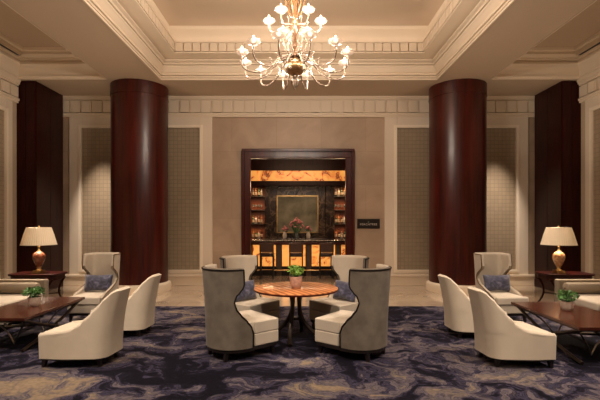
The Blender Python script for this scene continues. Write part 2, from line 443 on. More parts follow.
for s, nm in ((-1, 'trim_6'), (1, 'trim_7')):
    m = MB(); frieze(m, 'y', 2.0, 9.93, s * WX, -s, 4.56, 5.0, 26)
    lo, hi = sorted((s * WX, s * (WX - .10))); m.box(lo, hi, 2.0, 9.93, 4.96, 5.06)
    # stepped cornice above the frieze
    for (e, q0, q1) in ((.13, 5.0, 5.055),):
        lo, hi = sorted((s * WX, s * (WX - e))); m.box(lo, hi, 2.0, 9.93, q0, q1)
    struct(m.build(nm, TRIM, smooth=0))
# framed woven wall panels on the north wall
def panel(nm_f, nm_p, x0, x1, z0, z1, fw, kind='x', face=WY, out=-1, mat=GRIDX):
    m = MB(); p = MB(); bd = MB()
    def bx(mm, a, b, q0, q1, d0, d1):
        lo, hi = sorted((face + out * d0, face + out * d1))
        if kind == 'x': mm.box(a, b, lo, hi, q0, q1)
        else: mm.box(lo, hi, a, b, q0, q1)
    # flat surround
    bx(m, x0 - fw, x0, .0, 4.54, 0, .05); bx(m, x1, x1 + fw, .0, 4.54, 0, .05)
    bx(m, x0, x1, z1, 4.54, 0, .05); bx(m, x0, x1, .0, z0, 0, .05)
    # raised bead around opening
    for w0, w1, dd in ((.0, .05, .085), (.05, .08, .065)):
        bx(bd, x0 - w1, x0 - w0, z0 - w1, z1 + w1, .04, dd); bx(bd, x1 + w0, x1 + w1, z0 - w1, z1 + w1, .04, dd)
        bx(bd, x0 - w0, x1 + w0, z1 + w0, z1 + w1, .04, dd); bx(bd, x0 - w0, x1 + w0, z0 - w1, z0 - w0, .04, dd)
    bx(p, x0, x1, z0, z1, 0, .02)
    struct(m.build(nm_f, TRIMF, smooth=0, bevel=.006)); struct(bd.build('trim_%d' % (int(nm_f[5:]) + 10), BEAD, smooth=0))
    struct(p.build(nm_p, mat, smooth=0))
panel('trim_8', 'wall_panel_left', -5.82, -2.65, .42, 4.22, .33)
panel('trim_9', 'wall_panel_right', 2.63, 5.82, .42, 4.22, .33)
panel('trim_10', 'wall_panel_far_left', 7.6, 9.52, .42, 4.22, .24, 'y', -WX, 1, GRIDY)
panel('trim_11', 'wall_panel_far_right', 7.6, 9.52, .42, 4.22, .24, 'y', WX, -1, GRIDY)
# baseboards
def bb(nm, boxes):
    m = MB()
    for b in boxes: m.box(*b)
    struct(m.build(nm, TRIM, smooth=0, bevel=.008))
bb('baseboard_north', [(-WX, OX0 - .28, WY - .09, WY, 0, .24), (-WX, OX0 - .28, WY - .12, WY, .24, .29), (OX1 + .28, WX, WY - .09, WY, 0, .24), (OX1 + .28, WX, WY - .12, WY, .24, .29)])
bb('baseboard_left', [(-WX, -WX + .09, BY, 9.93, 0, .24), (-WX, -WX + .12, BY, 9.93, .24, .29)])
bb('baseboard_right', [(WX - .09, WX, BY, 9.93, 0, .24), (WX - .12, WX, BY, 9.93, .24, .29)])

# slot air vents
for s, lab in ((-1, 'slim black slot air vent above the left cornice'), (1, 'slim black slot air vent above the right cornice')):
    t = thing('air_vent', lab, 'vent', (s * 6.37, 7.0, 5.502))
    MB().box(-.035, .035, -2.8, 2.55, -.012, .03).build('slot', BLACK, t)
    MB().box(-.05, -.035, -2.8, 2.57, -.016, .03).box(.035, .05, -2.8, 2.57, -.016, .03).box(-.05, .05, 2.55, 2.57, -.016, .03).build('frame', TRIM, t)

# carpet
m = MB().box(-WX + .1, WX - .1, 1.0, 8.42, .0, .012)
tag(m.build('carpet', CARPET, smooth=0), 'large navy, grey and beige ink-wash carpet under the lounge furniture', 'carpet')

# ------------------------------------------------------------------ columns
def round_col(x, label):
    t = thing('round_column', label, 'column', (x, 10.50, 0))
    MB().lathe([(.675, .2), (.675, 4.76)], 64).build('shaft', MAHOG, t)
    MB().lathe([(.678, 4.755), (.688, 4.76), (.688, 4.775), (.683, 4.78), (.683, 5.055)], 64).build('capital_band', MAHOG, t)
    MB().lathe([(.755, 0), (.755, .14), (.74, .18), (.70, .2), (.68, .215)], 64).build('plinth', TRIM, t)['label'] = 'cream stone plinth ring'
round_col(-3.97, 'round red mahogany column left of the bar opening')
round_col(3.96, 'round red mahogany column right of the bar opening')
def sq_col(x, label, s):
    t = thing('square_column', label, 'column', (x, 10.62, 0))
    MB().box(-.23, .23, -.64, .50, .2, 5.05).build('shaft', DARKW, t, smooth=0)
    m = MB()
    m.box(-.215, -.006, -.655, -.63, .26, 4.99).box(.006, .215, -.655, -.63, .26, 4.99)
    lo, hi = sorted((.22 * s, .242 * s))
    for a, b in ((-.63, -.08), (-.07, .49)): m.box(lo, hi, a, b, .26, 4.99)
    m.build('veneer_panel', DARKW, t, smooth=0, bevel=.003)
    MB().box(-.25, .25, -.67, .50, 0, .2).build('plinth', DARKW, t, smooth=0, bevel=.01)
sq_col(-6.48, 'square dark wood column behind the left lamp', 1)
sq_col(6.48, 'square dark wood column behind the right lamp', -1)

# ------------------------------------------------------------------ bar opening and bar room
d1 = bpy.data.objects.new('door_1', None); C.objects.link(d1); d1.location = (-.02, WY, 0); struct(d1)
m = MB()
for s in (-1, 1):
    for (a, b, d0, d1_, zt) in ((1.275, 1.44, -.05, .0, 3.42), (1.44, 1.51, -.09, .0, 3.59), (1.275, 1.31, -.07, -.0, 3.42), (1.30, 1.35, -.0, .31, 3.52)):
        lo, hi = sorted((s * a, s * b)); m.box(lo, hi, d0, d1_, 0, zt)
m.box(-1.51, 1.51, -.09, 0, 3.59, 3.66).box(-1.44, 1.44, -.05, 0, 3.42, 3.59).box(-1.31, 1.31, -.07, 0, 3.42, 3.455).box(-1.35, 1.35, 0, .31, 3.44, 3.52)
m.build('door_frame', MAHOG, d1, smooth=0, bevel=.008)
# bar room shell
BRX, BRY0, BRY1 = 2.6, WY + .3, 15.7
struct(MB().box(-BRX - .2, BRX + .2, BRY0, BRY1 + .2, -.2, 0).build('floor_bar', MARBLE, smooth=0))
struct(MB().box(-BRX - .2, BRX + .2, BRY1, BRY1 + .2, 0, 4.2).build('wall_bar_north', DARKW, smooth=0))
struct(MB().box(-BRX - .2, -BRX, BRY0, BRY1, 0, 4.2).build('wall_bar_left', DARKW, smooth=0))
struct(MB().box(BRX, BRX + .2, BRY0, BRY1, 0, 4.2).build('wall_bar_right', DARKW, smooth=0))
struct(MB().box(-BRX - .2, BRX + .2, BRY0, BRY1 + .2, 4.0, 4.2).build('ceiling_bar', DARKW, smooth=0))

# bar counter, glowing onyx front
t = thing('bar_counter', 'dark bar counter with glowing onyx front seen through the opening', 'bar counter', (0, 13.3, 0))
MB().box(-2.4, 2.4, -.16, .62, 1.06, 1.12).build('counter_top', DMARB, t, smooth=0, bevel=.012)
MB().box(-2.4, 2.4, -.17, -.10, .985, 1.06).build('counter_rail', MAHOG, t, smooth=0, bevel=.01)
MB().box(-2.35, 2.35, .08, .55, .0, 1.06).build('counter_body', DARKW, t, smooth=0)
px = [-2.45, -1.56, -.63, .31, 1.25, 2.18]
for x in px: MB().box(x - .075, x + .075, -.06, .08, .0, .99).build('post', POSTM, t, smooth=0, bevel=.01)
for a, b in zip(px, px[1:]): MB().box(a + .10, b - .10, .02, .07, .30, .97).build('glowing_panel', ONYXB, t, smooth=0)
MB().box(-2.35, 2.35, -.02, .08, .0, .28).build('kick_panel', EBONY, t, smooth=0)
m = MB().tube([(-2.4, -.24, .2), (2.4, -.24, .2)], .022)
for x in px: m.tube([(x, -.24, .2), (x, -.02, .2)], .012)
m.build('foot_rail', BRASS, t)
CT = 1.12
# back bar
t = thing('back_bar', 'dark marble back bar with lit onyx header and glass shelves', 'back bar', (0, 15.5, 0))
MB().box(-2.2, 2.2, -.45, .0, 0, 1.05).build('cabinet', DARKW, t, smooth=0)
MB().box(-2.25, 2.25, -.5, .0, 1.05, 1.10).build('worktop', DMARB, t, smooth=0, bevel=.01)
for a, b in ((-1.24, -.80), (.73, .96), (.98, 1.30)): MB().box(a, b, -.16, .12, 1.10, 3.12).build('marble_panel', DMARB, t, smooth=0, bevel=.006)
MB().box(-.80, .73, -.10, .12, 1.10, 1.30).build('mirror_surround', DMARB, t, smooth=0)
MB().box(-.80, .73, -.10, .12, 2.66, 3.12).build('mirror_surround', DMARB, t, smooth=0)
MB().box(-2.2, 2.2, -.2, .15, 3.02, 3.20).build('lower_lintel', DARKW, t, smooth=0, bevel=.01)
MB().box(-2.2, 2.2, -.2, .15, 3.58, 3.98).build('upper_lintel', DARKW, t, smooth=0, bevel=.01)
for a, b in ((-2.2, -1.46), (-1.44, .87), (.89, 2.2)): MB().box(a, b, -.12, .1, 3.2, 3.58).build('onyx_header', ONYX, t, smooth=0)
for a, b in ((-2.2, -1.24), (1.30, 2.2)):
    MB().box(a, b, .08, .15, 1.1, 3.02).build('shelf_back', SHELFB, t, smooth=0)
    for z in (1.62, 2.12, 2.62): MB().box(a, b, -.22, .08, z, z + .02).build('glass_shelf', CLEAR, t, smooth=0)
# framed mirror
t = thing('wall_mirror', 'rectangular mirror with slim gilt frame behind the bar', 'mirror', (-.045, 15.36, 1.30))
MB().box(-.73, .73, 0, .02, .03, 1.34).build('glass', MIRROR, t, smooth=0)
MB().box(-.76, -.72, -.02, .03, 0, 1.37).box(.72, .76, -.02, .03, 0, 1.37).box(-.76, .76, -.02, .03, 1.33, 1.37).box(-.76, .76, -.02, .03, 0, .04).build('frame', BRASS, t, smooth=0, bevel=.005)

# bottles and glasses on the shelves
BM = [pm('bottle_amber', (.40, .15, .03), .15, trans=.4, nscale=8, namt=.1), pm('bottle_green', (.05, .12, .04), .15, trans=.4, nscale=8, namt=.1),
      pm('bottle_clear', (.75, .70, .6), .1, trans=.5, nscale=8, namt=.05), pm('bottle_dark', (.05, .02, .015), .15, nscale=8, namt=.1)]
LBL = pm('bottle_label', (.55, .45, .32), .6, nscale=12, namt=.1)
bot_protos = []
names = ['amber', 'green', 'clear', 'dark brown']
for i, bmt in enumerate(BM):
    h = (.34, .32, .30, .36)[i]; r = (.042, .04, .046, .038)[i]
    o = MB().lathe([(r * .9, 0), (r, .01), (r, h * .55), (r * .8, h * .64), (r * .32, h * .72), (r * .3, h * .95), (r * .36, h * .96), (r * .36, h)], 14).build('bottle', bmt)
    MB().lathe([(r * 1.02, h * .15), (r * 1.03, h * .16), (r * 1.03, h * .44), (r * 1.02, h * .45)], 14).build('bottle_label', LBL, o)
    MB().lathe([(r * .40, h * .93), (r * .42, h * 1.02), (r * .1, h * 1.03)], 12).build('cap', GOLD if i != 2 else EBONY, o)
    bot_protos.append([o, False])
gp = MB().lathe([(.032, 0), (.032, .005), (.005, .012), (.005, .09), (.03, .11), (.042, .15), (.036, .20), (.034, .20), (.039, .15), (.028, .115), (.0, .10)], 14).build('wine_glass', CLEAR)
gp_used = False
side_n = {-1: 'left', 1: 'right'}; shelf_n = {1.12: 'bar-back worktop', 1.64: 'lowest glass shelf', 2.14: 'middle glass shelf', 2.64: 'top glass shelf'}
for s in (-1, 1):
    for z in (1.10, 1.64, 2.14, 2.64):
        xs = [1.36 + .105 * j for j in range(4)]
        sn = {1.10: 'back bar worktop', 1.64: 'lowest glass shelf', 2.14: 'middle glass shelf', 2.64: 'top glass shelf'}[z]
        for j, xx in enumerate(xs):
            x = s * xx + random.uniform(-.008, .008)
            if z == 2.14:
                lab = 'stemmed glass on the middle glass shelf %s of the mirror' % side_n[s]
                if gp_used: o = dup(gp, label=lab)
                else: o = gp; gp_used = True
                tag(o, lab, 'glass', 'stemmed glasses on the %s middle shelf' % side_n[s]); o.location = (x, 15.5 - .10, z)
            else:
                k = (j * 3 + int(z * 10) + (s > 0)) % 4
                pr, used = bot_protos[k]
                lab = '%s bottle on the %s %s of the mirror' % (names[k], sn, side_n[s])
                if used: o = dup(pr, label=lab)
                else: o = pr; bot_protos[k][1] = True
                tag(o, lab, 'bottle', 'bottles on the %s %s of the mirror' % (sn, side_n[s])); o.location = (x, 15.5 - .10, z)

# pink flower arrangement in a vase
def flowers(x, y, z, sc, label, nb, grp=None):
    t = thing('flower_vase', label, 'flower arrangement', (x, y, z))
    MB().lathe([(.05, 0), (.06, .02), (.08, .12), (.05, .22), (.055, .25), (.045, .25), (.04, .2)], 18).build('vase', CLEAR if nb > 20 else POTW, t)
    m = MB(); rr = random.Random(int(x * 100) + 5)
    st = MB()
    for i in range(nb):
        a = rr.uniform(0, 2 * PI); q = math.sqrt(rr.random()); h = .25 + sc * (.9 - .6 * q * q) + rr.uniform(-.03, .03)
        cx, cy = math.cos(a) * q * sc * .5, math.sin(a) * q * sc * .35
        st.tube([(0, 0, .05), (cx * .5, cy * .5, h * .6), (cx, cy, h)], .004, 5)
        for k in range(5):
            b = k * 2 * PI / 5 + a
            m.ball((cx + math.cos(b) * .022, cy + math.sin(b) * .022, h), .028, .028, .022, 7, 4)
        m.ball((cx, cy, h + .015), .025, .025, .025, 7, 4)
    st.build('stems', LEAF, t); m.build('blossoms', PINK, t)
flowers(-.08, 15.13, 1.10, .52, 'tall vase of pink flowers on the back bar before the mirror', 36)
flowers(-.50, 15.13, 1.10, .20, 'low vase of pink flowers, left of the tall one on the back bar', 16)
flowers(.34, 15.13, 1.10, .20, 'low vase of pink flowers, right of the tall one on the back bar', 16)

# bar stools
def stool():
    t = thing('bar_stool', '', 'bar stool', (0, 0, 0))
    for sx in (-1, 1):
        MB().taper(sx * .19, -.18, 0, 1.02, .034, .034, 0, -.04).build('leg', EBONY, t, smooth=0)
        MB().taper(sx * .19, .19, 0, .70, .034, .04, 0, .02).build('leg', EBONY, t, smooth=0)
    MB().box(-.21, .21, -.20, .21, .66, .71).build('seat_frame', EBONY, t, smooth=0, bevel=.008)
    MB().box(-.205, .205, -.17, .21, .71, .77).build('seat', LEATHER, t, smooth=60, bevel=.02)
    MB().box(-.215, .215, -.215, -.17, .80, 1.08).build('backrest', LEATHER, t, smooth=60, bevel=.012)
    MB().box(-.19, .19, -.225, -.20, .24, .27).box(-.19, .19, .19, .215, .30, .33).box(-.205, -.18, -.2, .2, .30, .33).box(.18, .205, -.2, .2, .30, .33).build('stretcher', EBONY, t, smooth=0)
    return t
st = stool()
for i, (x, lab) in enumerate(((-.96, 'brown bar stool at the bar, left of the three'), (-.08, 'brown bar stool at the bar, middle of the three'), (.83, 'brown bar stool at the bar, right of the three'))):
    o = st if i == 0 else dup(st)
    o['label'] = lab; o['group'] = 'bar stools along the bar front'; o.location = (x, 12.72, 0)

# plaque
t = thing('wall_plaque', 'small black sign with pale lettering on the wall right of the opening', 'sign', (1.87, WY, 1.655))
MB().box(-.305, .305, -.03, 0, -.13, .13).build('panel', PLAQ, t, smooth=0, bevel=.006)
def text(s, size, loc, parent, mat, name):
    cu = bpy.data.curves.new(name, 'FONT'); cu.body = s; cu.size = size; cu.align_x = 'CENTER'; cu.extrude = .003; cu.space_character = 1.15
    tmp = bpy.data.objects.new(name, cu); C.objects.link(tmp)
    dg = bpy.context.evaluated_depsgraph_get(); me = bpy.data.meshes.new_from_object(tmp.evaluated_get(dg))
    bpy.data.objects.remove(tmp); me.materials.clear(); me.materials.append(mat)
    o = bpy.data.objects.new(name, me); C.objects.link(o); o.parent = parent; o.location = loc; o.rotation_euler = (PI / 2, 0, 0)
    return o
text('PEACHTREE', .078, (0, -.032, -.045), t, LETTER, 'lettering')
m = MB()
for k in range(3):
    a = PI / 2 + (k - 1) * .8
    m.tube([(0, -.033, .032), (math.cos(a) * .02, -.034, .032 + math.sin(a) * .02), (math.cos(a) * .03, -.033, .03 + math.sin(a) * .035)], [.003, .007, .001], 6)
m.build('emblem', pm('emblem_green', (.16, .24, .19), .5, nscale=5, namt=.1), t)

# ------------------------------------------------------------------ upholstered shells
def shell_pt(s, W, B, rc):
    sg = 1 if s >= 0 else -1; a = abs(s); a0 = W - rc; a1 = a0 + rc * PI / 2
    if a <= a0: return (-B, sg * a)
    if a <= a1:
        ph = (a - a0) / rc
        return (-B + rc - rc * math.cos(ph), sg * (a0 + rc * math.sin(ph)))
    return (-B + rc + (a - a1), sg * W)
def s_end(xe, W, B, rc):
    if xe >= -B + rc: return (W - rc) + rc * PI / 2 + (xe + B - rc)
    v = max(-1, min(1, (-B + rc - xe) / rc)); return (W - rc) + rc * math.acos(v)
def shell(parent, W, B, rc, th, tab, z0, z1, outer, inner, lean=.0, taper=.0, pipe=None, nz=26, nu=30, crown=.0, bt=0):
    def tr(x, y, z):
        f = (z - z0) / (z1 - z0); k = 1 - taper * (1 - f)
        if bt: y = y * (1 - bt * min(1, max(0, (.15 - x) / .5)) * (.45 + .55 * f))
        return (x * k - lean * f * f if x < 0 else x * k - lean * f * f * max(0, 1 - x * 3), y * k, z)
    def surf(off):
        g = []
        for i in range(nz + 1):
            z = z0 + (z1 - z0) * i / nz; se = s_end(lerp_tab(tab, z), W - off, B - off, max(.03, rc - off))
            row = []
            for j in range(nu + 1):
                u = -1 + 2 * j / nu; x, y = shell_pt(u * se, W - off, B - off, max(.03, rc - off))
                zz = z
                if i > nz - 4 and crown: zz = z - crown * (abs(u) ** 3) * (i - nz + 4) / 4
                row.append(tr(x, y, zz))
            g.append(row)
        return g
    O, I, M = surf(0), surf(th), surf(th / 2)
    def pack(g):
        return [p for r in g for p in r], [(i * (nu + 1) + j, i * (nu + 1) + j + 1, (i + 1) * (nu + 1) + j + 1, (i + 1) * (nu + 1) + j) for i in range(nz) for j in range(nu)]
    def rim(g): return [g[i][0] for i in range(nz + 1)] + g[nz][1:-1] + [g[i][nu] for i in range(nz, -1, -1)]
    ro, ri, rm = rim(O), rim(I), rim(M)
    # push the middle of the rim outward for a soft rounded edge
    cx = Vector((-B * .2, 0, (z0 + z1) / 2)); rm2 = []
    for q, p in enumerate(rm):
        pv = Vector(p); n = len(rm)
        e = (Vector(rm[min(q + 1, n - 1)]) - Vector(rm[max(q - 1, 0)])).normalized()
        th_dir = (Vector(ro[q]) - Vector(ri[q])).normalized(); nn = e.cross(th_dir).normalized()
        idx = min(max(q, 1), n - 2)
        inside = Vector(M[min(nz // 2, nz)][nu // 2])
        ref = (pv - (Vector((-.1, 0, z0 + .25)))) 
        if nn.dot(ref) < 0: nn = -nn
        rm2.append(tuple(pv + nn * th * .32))
    om = MB(); v, f = pack(O); om.add(v, f)
    im = MB(); v, f = pack(I); im.add(v, f)
    n = len(ro)
    im.add(ri + rm2, [(q, q + 1, n + q + 1, n + q) for q in range(n - 1)])
    om.add(ro + rm2, [(q, q + 1, n + q + 1, n + q) for q in range(n - 1)])
    # close the underside
    b = [O[0][j] for j in range(nu + 1)] + [I[0][j] for j in range(nu, -1, -1)]
    L = nu + 1
    om.add(O[0] + I[0], [(j, j + 1, L + j + 1, L + j) for j in range(nu)])
    if outer is inner:
        om.add(im.v, im.f); om.build('backrest', outer, parent, smooth=60)
    else:
        om.build('backrest', outer, parent, smooth=60); im.build('inner_back', inner, parent, smooth=60)
    if pipe: MB().tube(ro, .010, 6).build('piping', pipe, parent)

def seat_poly(xf, wf, xs, W, B, rc, n=8):
    pts = [(xf, -wf), (xf, wf), (xs, wf)]
    if abs(wf - W) > 1e-3: pts.append((xs, W))
    for i in range(n + 1):
        ph = PI / 2 - (PI / 2) * i / n; pts.append((-B + rc - rc * math.cos(ph), (W - rc) + rc * math.sin(ph)))
    for i in range(n + 1):
        ph = (PI / 2) * i / n; pts.append((-B + rc - rc * math.cos(ph), -(W - rc) - rc * math.sin(ph)))
    if abs(wf - W) > 1e-3: pts.append((xs, -W))
    pts.append((xs, -wf))
    return pts
def cushion(poly, z0, z1, name, mat, parent, bev=.03):
    MB().prism(poly, z0, z1).build(name, mat, parent, smooth=60, bevel=bev, bseg=4)

def pillow(label, loc, w, h, rz, tilt, group=None, th=.075):
    m = MB(); nx, ny = 14, 10; vs = []; fs = []
    for s in (1, -1):
        for i in range(nx + 1):
            for j in range(ny + 1):
                u = -1 + 2 * i / nx; v = -1 + 2 * j / ny
                k = (1 - abs(u) ** 2.6) ** .5 * (1 - abs(v) ** 2.6) ** .5
                px_ = u * w / 2 * (1 - .07 * (1 - abs(v)) * abs(u)); pz = v * h / 2 * (1 - .09 * (1 - abs(u)) * abs(v))
                vs.append((px_, s * th * k + .004 * s, pz + h / 2))
    q = (nx + 1) * (ny + 1)
    for i in range(nx):
        for j in range(ny):
            a = i * (ny + 1) + j; fs.append((a, a + 1, a + ny + 2, a + ny + 1)); fs.append((q + a, q + a + ny + 1, q + a + ny + 2, q + a + 1))
    edge = [i * (ny + 1) for i in range(nx + 1)] + [nx * (ny + 1) + j for j in range(1, ny + 1)] + [i * (ny + 1) + ny for i in range(nx - 1, -1, -1)] + [j for j in range(ny - 1, 0, -1)]
    for a, b in zip(edge, edge[1:] + edge[:1]): fs.append((a, b, q + b, q + a))
    m.add(vs, fs)
    o = m.build('throw_pillow', PILLOW, smooth=70); tag(o, label, 'pillow', group)
    o.location = loc; o.rotation_euler = (tilt, 0, rz)
    return o

# --- tub wing chairs round the pedestal table
def tub_chair():
    t = thing('tub_chair', '', 'armchair')
    W, B, rc = .37, .37, .37
    tab = [(.17, .07), (.32, .07), (.40, .045), (.48, -.02), (.56, -.10), (.64, -.155), (.72, -.175), (.79, -.155), (.85, -.10), (.90, -.06), (.94, -.05), (1.14, -.05)]
    shell(t, W, B, rc, .065, tab, .15, 1.112, VELVET, CREAMD, lean=.03, taper=.06, pipe=PIPING, nz=34)
    body = seat_poly(.47, .33, .10, .298, .298, .298)
    cushion(body, .15, .305, 'seat_base', CREAMD, t, .02)
    cushion(body, .305, .455, 'seat_cushion', CREAMD, t, .035)
    pl = [(x * .97, y * .97) for x, y in seat_poly(.46, .33, .09, .345, .345, .345)]
    MB().prism(pl, .105, .15).build('base_rail', EBONY, t, smooth=0, bevel=.006)
    for sx, sy in ((.40, .27), (.40, -.27), (-.22, .20), (-.22, -.20)):
        MB().taper(sx, sy, 0, .11, .035, .055, .02 * (1 if sx > 0 else -1), 0).build('leg', EBONY, t, smooth=0)
    return t
TZ = .012
tub = tub_chair()
TC = (-.04, 6.02)
tubs = [(-.83, 5.37, 'grey velvet tub chair with dark piping, front left of the round table'),
        (.775, 5.37, 'grey velvet tub chair with dark piping, front right of the round table'),
        (-.87, 6.72, 'grey velvet tub chair, cream seat facing us, behind left of round table'),
        (.73, 6.72, 'grey velvet tub chair, cream seat facing us, behind right of round table')]
for i, (x, y, lab) in enumerate(tubs):
    o = tub if i == 0 else dup(tub)
    o.location = (x, y, TZ); o.rotation_euler = (0, 0, math.atan2(TC[1] - y, TC[0] - x))
    o['label'] = lab; o['group'] = 'tub chairs around the round table'
g = 'ink blue pillows on the rear tub chairs'
pillow('ink blue pillow on the rear left tub chair at the round table', (-.83, 6.58, .475), .46, .30, R(48), R(-14), g)
pillow('ink blue pillow on the rear right tub chair at the round table', (.70, 6.58, .475), .46, .30, R(-48), R(-14), g)

# --- slipper chairs
def slipper():
    t = thing('slipper_chair', '', 'chair')
    W, B, rc = .335, .38, .16
    tab = [(.10, .44), (.40, .44), (.408, .30), (.425, .14), (.46, .035), (.53, -.06), (.65, -.155), (.77, -.235), (.87, -.30), (.895, -.325), (.91, -.35)]
    shell(t, W, B, rc, .075, tab, .115, .91, CREAM, CREAM, lean=.12, taper=.04, nz=40, nu=34, bt=.42)
    body = [(.43, -.27), (.43, .27), (.1, .262), (-.20, .19), (-.28, .15), (-.28, -.15), (-.20, -.19), (.1, -.262)]
    cushion(body, .12, .28, 'seat_base', CREAM, t, .02)
    cushion([(x + (.02 if x > .4 else 0), y) for x, y in body], .28, .415, 'seat_cushion', CREAM, t, .035)
    MB().prism([(.42, -.31), (.42, .31), (.1, .31), (-.24, .235), (-.33, .17), (-.33, -.17), (-.24, -.235), (.1, -.31)], .095, .125).build('base_rail', EBONY, t, smooth=0)
    for sx, sy in ((.38, .27), (.38, -.27), (-.25, .18), (-.25, -.18)):
        MB().taper(sx, sy, 0, .1, .035, .055, .02 * (1 if sx > 0 else -1), 0).build('leg', EBONY, t, smooth=0)
    return t
sl = slipper()
for i, (x, y, rz, lab) in enumerate(((-2.56, 5.12, PI - R(6), 'cream slipper chair nearest us on the left, back turned to the centre'),
                                     (-2.60, 6.40, PI - R(4), 'cream slipper chair on the left, farther one behind the nearest'),
                                     (2.535, 5.10, R(5), 'cream slipper chair nearest us on the right, back turned to the centre'),
                                     (2.57, 6.30, R(3), 'cream slipper chair on the right, farther one behind the nearest'))):
    o = sl if i == 0 else dup(sl)
    o.location = (x, y, TZ); o.rotation_euler = (0, 0, rz); o['label'] = lab
    o['group'] = 'cream slipper chairs along the coffee tables'; o.scale = (.955 if x < 0 else .91, 1, .965)

# --- tall wing lounge chairs
def wing():
    t = thing('wing_chair', '', 'armchair')
    W, B, rc = .335, .40, .13
    tab = [(.13, .40), (.40, .38), (.46, .24), (.52, .02), (.60, -.18), (.68, -.24), (.76, -.22), (.83, -.12), (.88, -.03), (.92, -.01), (1.12, -.01)]
    shell(t, W, B, rc, .06, tab, .15, 1.13, CREAMD, CREAMD, lean=.06, taper=.04, nz=34, pipe=NAIL)
    cushion(seat_poly(.48, .33, .30, .275, .34, .10), .15, .30, 'seat_base', CREAMD, t, .02)
    cushion(seat_poly(.50, .33, .40, .272, .34, .10), .30, .44, 'seat_cushion', CREAMD, t, .04)
    MB().prism([(-.36, -.30), (.45, -.30), (.45, .30), (-.36, .30)], .11, .15).build('base_rail', EBONY, t, smooth=0)
    for sx, sy in ((.42, .28), (.42, -.28), (-.30, .24), (-.30, -.24)):
        MB().taper(sx, sy, 0, .12, .035, .055, .02 * (1 if sx > 0 else -1), 0).build('leg', EBONY, t, smooth=0)
    return t
wc = wing()
wings = [(-3.62, 7.52, -PI / 2 + R(0), 'tall cream wing chair in front of the left round column'),
         (3.56, 7.50, -PI / 2 + R(3), 'tall cream wing chair in front of the right round column')]
for i, (x, y, rz, lab) in enumerate(wings):
    o = wc if i == 0 else dup(wc)
    o.location = (x, y, TZ); o.rotation_euler = (0, 0, rz); o['label'] = lab; o['group'] = 'tall wing chairs'; o.scale = (.96, .84, .97)
pillow('ink blue pillow on the left tall wing chair', (-3.62, 7.56, .455), .50, .30, R(4), R(-14), 'ink blue pillows on the tall wing chairs')
pillow('ink blue pillow on the right tall wing chair', (3.58, 7.54, .455), .50, .30, R(2), R(-14), 'ink blue pillows on the tall wing chairs')

# ------------------------------------------------------------------ round pedestal table
t = thing('pedestal_table', 'round table with glossy striped orange wood top and splayed dark legs', 'table', (TC[0], TC[1], TZ))
MB().lathe([(.0, .722), (.54, .722), (.585, .728), (.60, .738), (.60, .745), (.59, .75), (0, .75)], 72).build('table_top', RTOP, t)
MB().lathe([(.585, .712), (.602, .716), (.602, .736), (.585, .738)], 72).build('top_edge', MAHOG, t)
MB().lathe([(.17, .715), (.17, .70), (.05, .69)], 24).build('collar', BRONZE, t)
for k in range(4):
    a = PI / 4 + k * PI / 2 + R(8); pts = []
    for q in range(13):
        f = q / 12; rr = .05 * (1 - f) ** 2.0 + .36 * f ** 3.0 + .034; zz = .67 * (1 - f) + .031
        aa = a + .9 * (f - .5)
        pts.append((math.cos(aa) * rr, math.sin(aa) * rr, zz))
    MB().tube(pts, [.028] * 6 + [.030] * 4 + [.028] * 3, 8).build('leg', BRONZE, t)
MB().lathe([(.0, .285), (.06, .29), (.065, .31), (.06, .33), (0, .335)], 20).build('collar', BRONZE, t)

def plant(label, loc, potm, leafm, r=.075, h=.115, lr=.15, lh=.15, n=170, seed=1, cat='potted plant', ls=.028):
    t = thing('potted_plant', label, cat, loc)
    MB().lathe([(r * .55, 0), (r * .6, .004), (r * .85, h * .4), (r, h), (r * .9, h), (r * .8, h * .8)], 20, wob=lambda a, z: .03 * math.sin(a * 8)).build('pot', potm, t)
    MB().lathe([(0, h * .82), (r * .82, h * .82), (r * .82, h * .84), (0, h * .86)], 16).build('soil', SOIL, t)
    rr = random.Random(seed); m = MB(); stm = MB()
    for i in range(n):
        d = Vector((rr.gauss(0, 1), rr.gauss(0, 1), rr.gauss(0, 1))).normalized(); q = rr.random() ** .4
        p = Vector((d.x * lr * q, d.y * lr * q, h + lh * .5 + d.z * lh * .5 * q))
        if i % 8 == 0: stm.tube([(0, 0, h * .8), tuple(p)], .0025, 4)
        ax = Vector((rr.gauss(0, 1), rr.gauss(0, 1), rr.gauss(0, .6))).normalized(); ax = (ax + d * .8).normalized()
        sd = ax.orthogonal().normalized(); sd = (Matrix.Rotation(rr.uniform(0, 6.28), 3, ax) @ sd)
        nn = ax.cross(sd); L = ls * rr.uniform(.8, 1.3)
        a, b, c_, e = p - ax * L, p + sd * L * .5 + nn * L * .12, p + ax * L, p - sd * L * .5 + nn * L * .12
        mid = p - nn * L * .05
        m.add([a, b, c_, e, mid], [(0, 1, 4), (1, 2, 4), (2, 3, 4), (3, 0, 4)])
    stm.build('stems', LEAF, t); m.build('foliage', leafm, t, smooth=0)
    return t
plant('small leafy plant in a blush fluted pot on the round table', (TC[0] + .0, 5.98, TZ + .75), POTP, LEAFB, .095, .165, .12, .16, 220, 3, ls=.025)

